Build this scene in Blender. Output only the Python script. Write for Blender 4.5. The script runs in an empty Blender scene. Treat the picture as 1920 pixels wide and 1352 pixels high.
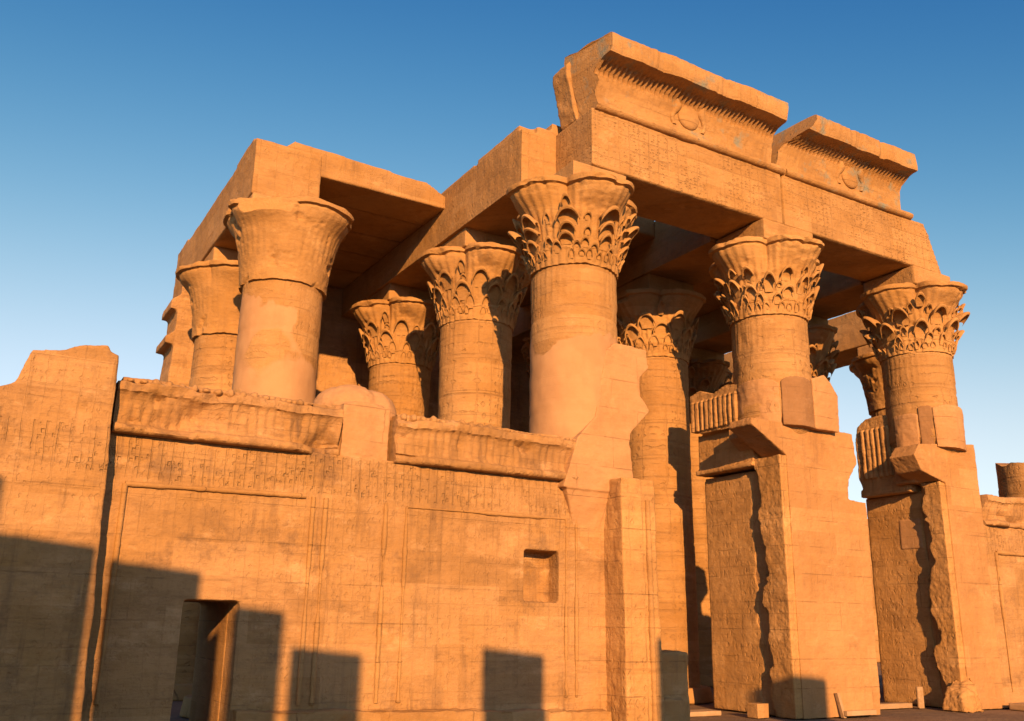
import bpy, bmesh, math, random
from mathutils import Vector, Matrix, noise

# ------------------------------------------------------------------ camera, sky, sun
scene = bpy.context.scene
C = scene.collection
YAW, PIT, ROL = 0.53292, 0.27702, 0.016926
Fv = Vector((math.sin(YAW)*math.cos(PIT), math.cos(YAW)*math.cos(PIT), math.sin(PIT)))
R0 = Vector((math.cos(YAW), -math.sin(YAW), 0)); U0 = R0.cross(Fv)
Rv = R0*math.cos(ROL)+U0*math.sin(ROL); Uv = U0*math.cos(ROL)-R0*math.sin(ROL)
cd = bpy.data.cameras.new('camera'); cam = bpy.data.objects.new('camera', cd); C.objects.link(cam)
cd.sensor_width = 36; cd.lens = 1726.952/1920*36; cd.clip_end = 5000
M = Matrix(((Rv.x, Uv.x, -Fv.x, -10.9065), (Rv.y, Uv.y, -Fv.y, -15.8511), (Rv.z, Uv.z, -Fv.z, 1.92), (0, 0, 0, 1)))
cam.matrix_world = M
scene.camera = cam

SUN_EL = math.radians(16.0); KX = 0.37                     # sunlight runs (KX, 1) across the ground
sdir = Vector((KX, 1, 0)).normalized()*math.cos(SUN_EL) - Vector((0, 0, math.sin(SUN_EL)))
ld = bpy.data.lights.new('sun', 'SUN'); ld.energy = 4.2; ld.angle = math.radians(0.5); ld.color = (1.0, 0.53, 0.20)
sun = bpy.data.objects.new('sun', ld); C.objects.link(sun)
sun.rotation_euler = sdir.to_track_quat('-Z', 'Y').to_euler()
w = bpy.data.worlds.new('World'); scene.world = w; w.use_nodes = True
wn = w.node_tree; bg = wn.nodes['Background']
sky = wn.nodes.new('ShaderNodeTexSky'); sky.sky_type = 'NISHITA'; sky.sun_disc = False
sky.sun_elevation = SUN_EL; sky.sun_rotation = math.atan2(-KX, -1)
sky.air_density = 1.0; sky.dust_density = 0.4; sky.ozone_density = 3.5
sp = wn.nodes.new('ShaderNodeSeparateColor'); cb = wn.nodes.new('ShaderNodeCombineColor'); wn.links.new(sky.outputs[0], sp.inputs[0])
for i, (gam, k, top) in enumerate(((3.5, .84, 4.5), (2.3, .52, 6.2), (1.0, .80, 200.0))):   # richer evening sky: deeper blue above, paler low down
    def wm(op, a, b):
        nd = wn.nodes.new('ShaderNodeMath'); nd.operation = op
        for q, v in enumerate((a, b)):
            if hasattr(v, 'links'): wn.links.new(v, nd.inputs[q])
            else: nd.inputs[q].default_value = v
        return nd.outputs[0]
    p_ = wm('MULTIPLY', wm('POWER', sp.outputs[i], gam), k)
    wn.links.new(wm('MINIMUM', wm('DIVIDE', p_, wm('ADD', wm('DIVIDE', p_, top), 1.0)), 14.0), cb.inputs[i])
wn.links.new(cb.outputs[0], bg.inputs[0]); bg.inputs[1].default_value = 0.097
scene.view_settings.view_transform = 'Standard'; scene.view_settings.look = 'None'
scene.view_settings.exposure = 1.08; scene.view_settings.gamma = 1
scene.cycles.diffuse_bounces = 2

# ------------------------------------------------------------------ materials
class NT:
    def __init__(s, name):
        s.m = bpy.data.materials.new(name); s.m.use_nodes = True
        s.t = s.m.node_tree; s.b = s.t.nodes['Principled BSDF']
        s.b.inputs['Specular IOR Level'].default_value = 0.12
    def n(s, typ, **kw):
        nd = s.t.nodes.new(typ)
        for k, v in kw.items():
            if k[0] == '_': nd.inputs[int(k[1:])].default_value = v
            else: setattr(nd, k, v)
        return nd
    def l(s, a, b): s.t.links.new(a, b)
    def math(s, op, a, b=0.0, c=None, clamp=False):
        nd = s.n('ShaderNodeMath', operation=op); nd.use_clamp = clamp
        for i, v in enumerate((a, b, c)):
            if v is None: continue
            if hasattr(v, 'links'): s.l(v, nd.inputs[i])
            else: nd.inputs[i].default_value = v
        return nd.outputs[0]
    def noise(s, vec, scale, det=4, rough=.6):
        nd = s.n('ShaderNodeTexNoise'); s.l(vec, nd.inputs['Vector'])
        nd.inputs['Scale'].default_value = scale; nd.inputs['Detail'].default_value = det; nd.inputs['Roughness'].default_value = rough
        return nd.outputs['Fac']
    def scaled(s, vec, sc):
        nd = s.n('ShaderNodeVectorMath', operation='MULTIPLY'); s.l(vec, nd.inputs[0]); nd.inputs[1].default_value = sc
        return nd.outputs[0]
    def ramp(s, fac, lo, hi):
        nd = s.n('ShaderNodeMapRange'); nd.clamp = True; s.l(fac, nd.inputs[0])
        nd.inputs[1].default_value = lo; nd.inputs[2].default_value = hi
        return nd.outputs[0]
    def mix(s, fac, a, b):
        nd = s.n('ShaderNodeMix', data_type='RGBA')
        if hasattr(fac, 'links'): s.l(fac, nd.inputs[0])
        else: nd.inputs[0].default_value = fac
        for v, i in ((a, 6), (b, 7)):
            if hasattr(v, 'links'): s.l(v, nd.inputs[i])
            else: nd.inputs[i].default_value = (*v, 1)
        return nd.outputs[2]

def sandstone(name, A=(.41, .235, .098), B=(.355, .190, .064), dark=(.140, .082, .047), relief=0.5, joint=0.6, streak=0.35,
              plaster=None, band=0.0, gx=.17, gz=.24, pigment=0.0, rough_amt=1.0, stain=.5, smear=1.1, frieze=None, tone=1.1):
    s = NT(name)
    geo = s.n('ShaderNodeNewGeometry'); P = geo.outputs['Position']
    sep = s.n('ShaderNodeSeparateXYZ'); s.l(P, sep.inputs[0]); X, Y, Z = sep.outputs
    u = s.math('ADD', X, Y)
    cmb = s.n('ShaderNodeCombineXYZ'); s.l(u, cmb.inputs[0]); s.l(Z, cmb.inputs[1]); UV = cmb.outputs[0]
    big = s.noise(P, .55, 5, .62); mid = s.noise(P, 2.3, 5, .65); fine = s.noise(P, 14, 6, .7); grit = s.noise(P, 60, 3, .6)
    strata = s.noise(s.scaled(P, (.9, .9, 5.0)), 1.0, 7, .75)
    drip = s.noise(s.scaled(P, (3.4, 3.4, .35)), 1.0, 4, .65)
    col = s.mix(s.ramp(big, .36, .64), A, B)
    col = s.mix(s.math('MULTIPLY', s.ramp(mid, .52, .74), .40), col, tuple(min(1, c*1.22) for c in A))
    col = s.mix(s.math('MULTIPLY', s.ramp(strata, .50, .75), .55*streak), col, dark)
    col = s.mix(s.math('MULTIPLY', s.math('MULTIPLY', s.ramp(drip, .54, .74), s.ramp(big, .40, .62)), 1.1*streak), col, dark)
    col = s.mix(s.math('MULTIPLY', s.ramp(s.noise(P, 1.15, 7, .7), .57, .72), stain), col, dark)
    hs = s.noise(s.scaled(P, (.55, .55, 1.15)), 1.0, 8, .72); hs2 = s.noise(s.scaled(P, (1.1, 1.1, 2.0)), 1.0, 8, .75)
    col = s.mix(s.math('MULTIPLY', s.ramp(hs, .52, .68), .62*smear), col, tuple(.55*a+.45*d for a, d in zip(B, dark)))
    col = s.mix(s.math('MULTIPLY', s.ramp(hs2, .56, .70), .55*smear), col, (min(1, A[0]*1.3), A[1]*1.42, A[2]*1.6))
    fs = s.noise(s.scaled(P, (4.0, 4.0, 17.0)), 1.0, 6, .75)
    col = s.mix(s.math('MULTIPLY', s.ramp(fs, .52, .72), .35*smear), col, dark)
    col = s.mix(s.math('MULTIPLY', s.ramp(fine, .55, .78), .35), col, tuple(c*.6 for c in B))
    h = s.math('ADD', s.math('MULTIPLY', mid, .018*rough_amt), s.math('MULTIPLY', fine, .016*rough_amt))
    h = s.math('ADD', h, s.math('MULTIPLY', grit, .0035*rough_amt))
    h = s.math('ADD', h, s.math('MULTIPLY', strata, .012*rough_amt))
    h = s.math('ADD', h, s.math('MULTIPLY', s.noise(s.scaled(P, (4.5, 4.5, 15.0)), 1.0, 5, .75), .012*rough_amt))
    pale = s.math('MULTIPLY', s.ramp(s.noise(P, .75, 6, .7), .60, .68), .55)
    col = s.mix(s.math('MULTIPLY', pale, stain), col, tuple(min(1, c*1.25) for c in A))
    # each course block has a tone of its own
    tb = s.n('ShaderNodeTexBrick'); s.l(UV, tb.inputs['Vector']); tb.inputs['Scale'].default_value = 1; tb.offset = .37; tb.inputs['Mortar Size'].default_value = 0
    tb.inputs['Brick Width'].default_value = 1.25; tb.inputs['Row Height'].default_value = .51; tb.inputs['Color1'].default_value = (0, 0, 0, 1); tb.inputs['Color2'].default_value = (1, 1, 1, 1)
    ts = s.n('ShaderNodeSeparateColor'); s.l(tb.outputs['Color'], ts.inputs[0])
    col = s.mix(s.math('MULTIPLY', s.ramp(ts.outputs[0], .55, 1.0), .30*tone), col, tuple(.7*b+.15*d for b, d in zip(B, dark)))
    col = s.mix(s.math('MULTIPLY', s.ramp(ts.outputs[0], .40, 0.0), .30*tone), col, (min(1, A[0]*1.2), A[1]*1.28, A[2]*1.35))
    if frieze:
        fz = s.math('MULTIPLY', s.ramp(Z, frieze[0], frieze[0]+.02), s.ramp(Z, frieze[1], frieze[1]-.02))
        rl = s.math('ABSOLUTE', s.math('SUBTRACT', s.math('FRACT', s.math('DIVIDE', u, .165)), .5))
        fv = s.n('ShaderNodeTexVoronoi', feature='F1', distance='CHEBYCHEV'); s.l(s.scaled(UV, (1/.0825, 1/.105, 1)), fv.inputs['Vector']); fv.inputs['Scale'].default_value = 1; fv.inputs['Randomness'].default_value = .8
        gl = s.math('MULTIPLY', s.ramp(fv.outputs[0], .34, .22), s.ramp(s.noise(P, 9.0, 3), .42, .52))
        vm = s.math('MULTIPLY', s.math('MULTIPLY', s.math('MAXIMUM', s.ramp(rl, .43, .46), gl), fz), s.ramp(s.noise(P, 1.1, 4), .36, .55))
        h = s.math('SUBTRACT', h, s.math('MULTIPLY', vm, .022)); col = s.mix(s.math('MULTIPLY', vm, .08), col, dark)
    if joint > 0:
        bk = s.n('ShaderNodeTexBrick'); s.l(UV, bk.inputs['Vector']); bk.inputs['Scale'].default_value = 1
        bk.inputs['Brick Width'].default_value = 1.55; bk.inputs['Row Height'].default_value = .62
        bk.inputs['Mortar Size'].default_value = .009; bk.inputs['Mortar Smooth'].default_value = .3
        bk.offset = .43; bk.inputs['Color1'].default_value = (.35, .35, .35, 1); bk.inputs['Color2'].default_value = (.65, .65, .65, 1); bk.inputs['Mortar'].default_value = (.5, .5, .5, 1)
        jm = s.math('MULTIPLY', bk.outputs['Fac'], s.ramp(s.noise(P, 1.7, 3), .42, .60))
        col = s.mix(s.math('MULTIPLY', jm, .75*joint), col, tuple(c*.6 for c in dark))
        sepc = s.n('ShaderNodeSeparateColor'); s.l(bk.outputs['Color'], sepc.inputs[0])
        col = s.mix(s.math('MULTIPLY', s.ramp(sepc.outputs[0], .35, .65), .22*joint), col, tuple(c*.78 for c in B))
        h = s.math('SUBTRACT', h, s.math('MULTIPLY', jm, .03*joint))
    if relief > 0:
        # carved registers: rows of small signs between vertical and horizontal rules, worn away in places
        rg = s.n('ShaderNodeTexBrick'); s.l(UV, rg.inputs['Vector']); rg.inputs['Scale'].default_value = 1; rg.offset = 0
        rg.inputs['Brick Width'].default_value = gx*2.1; rg.inputs['Row Height'].default_value = gz*4.6
        rg.inputs['Mortar Size'].default_value = .012; rg.inputs['Mortar Smooth'].default_value = .2
        vo = s.n('ShaderNodeTexVoronoi', feature='F1', distance='MINKOWSKI'); vo.inputs['Exponent'].default_value = 1.2
        s.l(s.scaled(UV, (1/gx, 1/gz, 1)), vo.inputs['Vector']); vo.inputs['Scale'].default_value = 1; vo.inputs['Randomness'].default_value = .55
        vo2 = s.n('ShaderNodeTexVoronoi', feature='F1', distance='CHEBYCHEV')
        s.l(s.scaled(UV, (2.3/gx, 1.7/gz, 1)), vo2.inputs['Vector']); vo2.inputs['Scale'].default_value = 1
        g = s.math('MULTIPLY', s.ramp(s.math('ADD', vo.outputs[0], s.math('MULTIPLY', fine, .35)), .62, .50), s.ramp(vo2.outputs[0], .20, .40))
        wear = s.ramp(s.noise(P, .9, 4), .36, .56)
        rr = s.math('MULTIPLY', s.math('MAXIMUM', g, s.math('MULTIPLY', rg.outputs['Fac'], .8)), wear)
        h = s.math('SUBTRACT', h, s.math('MULTIPLY', rr, .022*relief))
        col = s.mix(s.math('MULTIPLY', rr, .18*relief), col, tuple(c*.9 for c in dark))
    if band > 0:      # horizontal carved rules round a shaft
        wv = s.n('ShaderNodeTexWave', wave_type='BANDS', bands_direction='Z'); s.l(P, wv.inputs['Vector'])
        wv.inputs['Scale'].default_value = .62; wv.inputs['Distortion'].default_value = .15
        bm_ = s.math('MULTIPLY', s.ramp(wv.outputs['Fac'], .93, .99), s.ramp(s.noise(P, 1.2, 3), .35, .6))
        h = s.math('SUBTRACT', h, s.math('MULTIPLY', bm_, .02*band))
        col = s.mix(s.math('MULTIPLY', bm_, .3*band), col, dark)
    if pigment > 0:
        pm = s.math('MULTIPLY', s.ramp(s.noise(P, 1.5, 4), .56, .68), pigment)
        col = s.mix(pm, col, (.17, .21, .19))
    if plaster is not None:   # smooth modern repair: (z from, z to, noise threshold)
        z0, z1, thr = plaster
        zz = s.math('ADD', Z, s.math('MULTIPLY', s.math('SUBTRACT', s.noise(P, 1.0, 4, .5), .5), 2.6))
        pm = s.math('MULTIPLY', s.math('MULTIPLY', s.ramp(zz, z0, z0+.08), s.ramp(zz, z1, z1-.08)), s.ramp(s.noise(P, .8, 2, .4), thr, thr+.03))
        pc = s.mix(s.ramp(s.noise(P, 1.6, 4), .4, .6), (.39, .222, .108), (.43, .252, .125))
        pc = s.mix(s.math('MULTIPLY', s.ramp(drip, .5, .7), .25), pc, (.30, .165, .085))
        col = s.mix(pm, col, pc)
        inv = s.math('SUBTRACT', 1.0, s.math('MULTIPLY', pm, .85))
        h = s.math('ADD', s.math('MULTIPLY', h, inv), s.math('MULTIPLY', pm, .02))
    bp = s.n('ShaderNodeBump'); bp.inputs['Strength'].default_value = 1.0; bp.inputs['Distance'].default_value = 1.0
    s.l(h, bp.inputs['Height']); s.l(bp.outputs[0], s.b.inputs['Normal'])
    s.l(col, s.b.inputs['Base Color']); s.b.inputs['Roughness'].default_value = .93
    return s.m

MAT = {}
MAT['wall'] = sandstone('carved_wall_sandstone', relief=.35, joint=.22, streak=1.1, stain=1.0, gx=.11, gz=.16, smear=1.35, frieze=(3.95, 4.62), A=(.425, .245, .112), B=(.36, .198, .072))
MAT['wall_plain'] = sandstone('plain_sandstone', relief=0, joint=.7, streak=.4, stain=.4)
MAT['cornice'] = sandstone('cornice_sandstone', relief=.25, joint=.25, streak=.6, pigment=.8, stain=.6)
MAT['beam'] = sandstone('architrave_sandstone', relief=.9, joint=.15, streak=.35, stain=.2, gx=.14, gz=.075)
MAT['beam_plain'] = sandstone('beam_sandstone', relief=.35, joint=.15, streak=.5, stain=.3, gx=.2, gz=.3)
MAT['shaft'] = sandstone('column_sandstone', relief=.9, joint=.3, streak=.25, stain=.2, band=.7, gx=.13, gz=.2)
MAT['capital'] = sandstone('capital_sandstone', relief=0, joint=0, streak=.35, stain=.3, A=(.43, .245, .098), B=(.36, .195, .064))
MAT['shaft_repaired'] = sandstone('column_with_low_repair', relief=.4, joint=.3, streak=.2, stain=.15, band=.6, plaster=(-5, 7.75, .0))
MAT['shaft_patch'] = sandstone('column_with_plaster_patch', relief=.35, joint=.25, streak=.2, stain=.2, plaster=(6.4, 8.9, .46))
MAT['repair'] = sandstone('smooth_pink_repair', relief=0, joint=.35, streak=.35, stain=.3, rough_amt=.6, A=(.45, .258, .125), B=(.395, .215, .095), smear=.55, tone=.5)
MAT['dark_slab'] = sandstone('dark_slab_stone', relief=0, joint=.1, streak=.3, stain=.2, rough_amt=.4, A=(.27, .15, .072), B=(.235, .125, .055))  # darker, smoother tone for the curved slabs on two front shafts
MAT['jamb'] = sandstone('door_jamb_sandstone', relief=.55, joint=.5, streak=.4, stain=.55, gx=.16, gz=.24, A=(.48, .272, .112), B=(.41, .22, .075))
MAT['pier'] = sandstone('smooth_pier_sandstone', relief=.25, joint=.3, streak=.35, stain=.45, rough_amt=.8, smear=.8, A=(.435, .242, .105), B=(.375, .198, .076))
MAT['pale_wood'] = sandstone('pale_weathered_wood', relief=0, joint=0, streak=.3, stain=.1, A=(.40, .27, .16), B=(.36, .23, .12), rough_amt=.3)

def ground_mat():
    s = NT('sandy_ground'); geo = s.n('ShaderNodeNewGeometry'); P = geo.outputs['Position']
    a = s.noise(P, .4, 6, .6); b = s.noise(P, 9, 6, .7); c = s.noise(P, 2.2, 5, .6)
    col = s.mix(s.ramp(a, .35, .65), (.22, .15, .095), (.17, .115, .075)); col = s.mix(s.math('MULTIPLY', s.ramp(b, .5, .75), .5), col, (.19, .135, .09))
    col = s.mix(s.math('MULTIPLY', s.ramp(c, .55, .7), .4), col, (.32, .22, .14))
    bp = s.n('ShaderNodeBump'); bp.inputs['Distance'].default_value = 1; s.l(s.math('ADD', s.math('MULTIPLY', b, .03), s.math('MULTIPLY', c, .06)), bp.inputs['Height'])
    s.l(bp.outputs[0], s.b.inputs['Normal']); s.l(col, s.b.inputs['Base Color']); s.b.inputs['Roughness'].default_value = .95
    return s.m
MAT['ground'] = ground_mat()

# ------------------------------------------------------------------ mesh helpers
def fbm(x, y, z, o=4): return noise.fractal(Vector((x, y, z)), 1.0, 2.0, o)

def box(bm, x0, x1, y0, y1, z0, z1):
    v = [bm.verts.new((x, y, z)) for z in (z0, z1) for y in (y0, y1) for x in (x0, x1)]
    for f in ((0, 2, 3, 1), (4, 5, 7, 6), (0, 1, 5, 4), (2, 6, 7, 3), (0, 4, 6, 2), (1, 3, 7, 5)): bm.faces.new([v[i] for i in f])

def hexa(bm, pts):          # 8 corners: bottom 4 counter-clockwise, then top 4
    v = [bm.verts.new(p) for p in pts]
    for f in ((3, 2, 1, 0), (4, 5, 6, 7), (0, 1, 5, 4), (1, 2, 6, 5), (2, 3, 7, 6), (3, 0, 4, 7)): bm.faces.new([v[i] for i in f])

def prism_xz(bm, poly, y0, y1):
    a = [bm.verts.new((x, y0, z)) for x, z in poly]; b = [bm.verts.new((x, y1, z)) for x, z in poly]
    n = len(poly); fa = bm.faces.new(a); fb = bm.faces.new(b[::-1])
    for i in range(n): bm.faces.new((a[i], b[i], b[(i+1) % n], a[(i+1) % n]))
    bmesh.ops.recalc_face_normals(bm, faces=bm.faces[:])

def prism_yz(bm, poly, x0, x1):
    a = [bm.verts.new((x0, y, z)) for y, z in poly]; b = [bm.verts.new((x1, y, z)) for y, z in poly]
    n = len(poly); bm.faces.new(a); bm.faces.new(b[::-1])
    for i in range(n): bm.faces.new((a[i], b[i], b[(i+1) % n], a[(i+1) % n]))
    bmesh.ops.recalc_face_normals(bm, faces=bm.faces[:])

TEX = {}
def clouds(scale, depth=3):
    k = (scale, depth)
    if k not in TEX:
        t = bpy.data.textures.new('erosion_%g' % scale, 'CLOUDS'); t.noise_scale = scale; t.noise_depth = depth; TEX[k] = t
    return TEX[k]

def link(name, me, mat, parent=None):
    o = bpy.data.objects.new(name, me); C.objects.link(o)
    me.materials.clear(); me.materials.append(MAT[mat])
    if parent: 
        o.parent = parent; me.transform(Matrix.Translation(-parent.location))
    return o

def stone(name, bm, mat, parent=None, voxel=.05, disp=.05, fine=.02):
    """weathered stone: the solids in bm are fused, rounded at the edges and eroded"""
    me = bpy.data.meshes.new(name); bm.to_mesh(me); bm.free()
    t = bpy.data.objects.new('tmp', me); C.objects.link(t)
    r = t.modifiers.new('r', 'REMESH'); r.mode = 'VOXEL'; r.voxel_size = voxel; r.use_smooth_shade = True
    for sc, st in ((.9, disp), (.22, fine), (.075, fine*.55 if voxel <= .032 else 0)):
        if st:
            d = t.modifiers.new('d', 'DISPLACE'); d.texture = clouds(sc); d.strength = st; d.mid_level = .55; d.texture_coords = 'LOCAL'
    dg = bpy.context.evaluated_depsgraph_get()
    m2 = bpy.data.meshes.new_from_object(t.evaluated_get(dg))
    bpy.data.objects.remove(t); bpy.data.meshes.remove(me)
    m2.name = name
    return link(name, m2, mat, parent)

def plainmesh(name, bm, mat, parent=None, smooth=True, sharp=45):
    me = bpy.data.meshes.new(name); bm.to_mesh(me); bm.free()
    if smooth:
        me.polygons.foreach_set('use_smooth', [True]*len(me.polygons)); me.set_sharp_from_angle(angle=math.radians(sharp))
    return link(name, me, mat, parent)

def tag(o, label, cat, group=None, kind=None):
    if kind: o['kind'] = kind; return o
    o['label'] = label; o['category'] = cat; o['kind'] = 'thing'
    if group: o['group'] = group
    return o
def thing(name, label, cat, loc=(0, 0, 0), group=None):
    o = bpy.data.objects.new(name, None); C.objects.link(o); o.location = loc; o.empty_display_size = .3
    return tag(o, label, cat, group)

# ------------------------------------------------------------------ ground
bm = bmesh.new()
rings = [0, 4, 8, 12, 16, 22, 30, 45, 70, 120, 250, 600, 1500]
prev = None
for r in rings:
    if r == 0: prev = [bm.verts.new((2, 2, 0))]; continue
    cur = []
    for i in range(64):
        a = 2*math.pi*i/64; x, y = 2+r*math.cos(a), 2+r*math.sin(a)
        cur.append(bm.verts.new((x, y, .05*fbm(x*.2, y*.2, 0)-.02)))
    for i in range(64):
        j = (i+1) % 64
        if len(prev) == 1: bm.faces.new((prev[0], cur[i], cur[j]))
        else: bm.faces.new((prev[i], cur[i], cur[j], prev[j]))
    prev = cur
g = plainmesh('ground', bm, 'ground', sharp=180); tag(g, None, None, kind='structure')

# ------------------------------------------------------------------ columns
ZR, RIM, ABT = 9.28, 11.22, 11.74
RS = .927
CX = {1: -5.19, 2: 0.0, 3: 6.0, 4: 11.82, 5: 17.0}; RY = {1: 0.0, 2: 4.51, 3: 9.37}
def sstep(a, b, x):
    t = max(0, min(1, (x-a)/(b-a))); return t*t*(3-2*t)

def shaft_mesh(z0, z1, seed, reeds=True, r=RS, damage=.02, top=None, taper=0):
    bm = bmesh.new(); N = 112; K = max(8, int((z1-z0)/.07)); rows = []
    for k in range(K+1):
        z = z0+(z1-z0)*k/K; row = []
        for i in range(N):
            a = 2*math.pi*i/N; ca, sa = math.cos(a), math.sin(a)
            rr = r + .035*(1-(z-z0)/max(.1, ZR-z0))
            if taper and z < z0+taper: rr -= .26*(1-(z-z0)/taper)**1.3
            if reeds and ZR-.8 < z < ZR-.02: rr += .026*abs(math.cos(20*a))-.010
            n = fbm(ca*1.3+seed*7, sa*1.3, z*.9); n2 = fbm(ca*3+seed*3, sa*3, z*2.5)
            rr += damage*.6*n2 - damage*3*max(0, n-.35)
            f = (z/1.02) % 1.0                                 # drum joints
            if f < .035 or f > .985: rr -= .016
            rr += .010*math.sin(7.3*math.floor(z/1.02)+seed)
            zz = z
            if top: zz = min(z, z1 - top*max(0, .5+fbm(ca*1.1+seed, sa*1.1, 3)))
            row.append(bm.verts.new((ca*rr, sa*rr, zz)))
        rows.append(row)
    for k in range(K):
        for i in range(N):
            j = (i+1) % N; bm.faces.new((rows[k][i], rows[k][j], rows[k+1][j], rows[k+1][i]))
    c = bm.verts.new((0, 0, z1-(top or 0)*.4))
    for i in range(N): bm.faces.new((rows[-1][i], rows[-1][(i+1) % N], c))
    return bm

def core_r(t, bell):
    return 1.0+.10*t+.34*t**2.2 + (0 if bell else -.03)

def leaf(bm, phi, za, zb, W, curl, th=.03, droop=.14, seed=0):
    """one carved leaf or umbel: grows out of the bell, curls over and hangs its tip"""
    H = RIM-ZR; NU, NT = 9, 12; top = []; bot = []
    for k in range(NT+1):
        t = k/NT
        if t < .78: q = t/.78; z = za+(zb-za)*math.sin(q*math.pi/2); out = .015+curl*.80*q**2.4
        else: q = (t-.78)/.22; z = zb-droop*(zb-za)*q*q; out = .015+curl*(.80+.20*math.sin(q*math.pi/2))
        wd = W*(.55+.45*t)
        r = core_r(max(0, min(1, z/H)), False)+out; r0 = r-th*(1.6 if t < .6 else 1)
        ra, rb = [], []
        for u in range(NU+1):
            s_ = u/NU*2-1; a = phi+s_*wd/2/r; edge = curl*.62*(s_**2)*t*t; dz = (zb-za)*.62*(abs(s_)**2.2)*t
            n = .020*fbm(a*7+seed, z*7, seed)
            ra.append(bm.verts.new((math.cos(a)*(r+n-edge), math.sin(a)*(r+n-edge), z-dz)))
            rb.append(bm.verts.new((math.cos(a)*(r0-edge), math.sin(a)*(r0-edge), z-dz-(th*1.0 if t > .5 else 0))))
        top.append(ra); bot.append(rb)
    for k in range(NT):
        for u in range(NU):
            bm.faces.new((top[k][u], top[k][u+1], top[k+1][u+1], top[k+1][u])); bm.faces.new((bot[k][u+1], bot[k][u], bot[k+1][u], bot[k+1][u+1]))
        bm.faces.new((top[k][0], top[k+1][0], bot[k+1][0], bot[k][0])); bm.faces.new((top[k+1][NU], top[k][NU], bot[k][NU], bot[k+1][NU]))
    for u in range(NU): bm.faces.new((top[NT][u], top[NT][u+1], bot[NT][u+1], bot[NT][u]))

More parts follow.
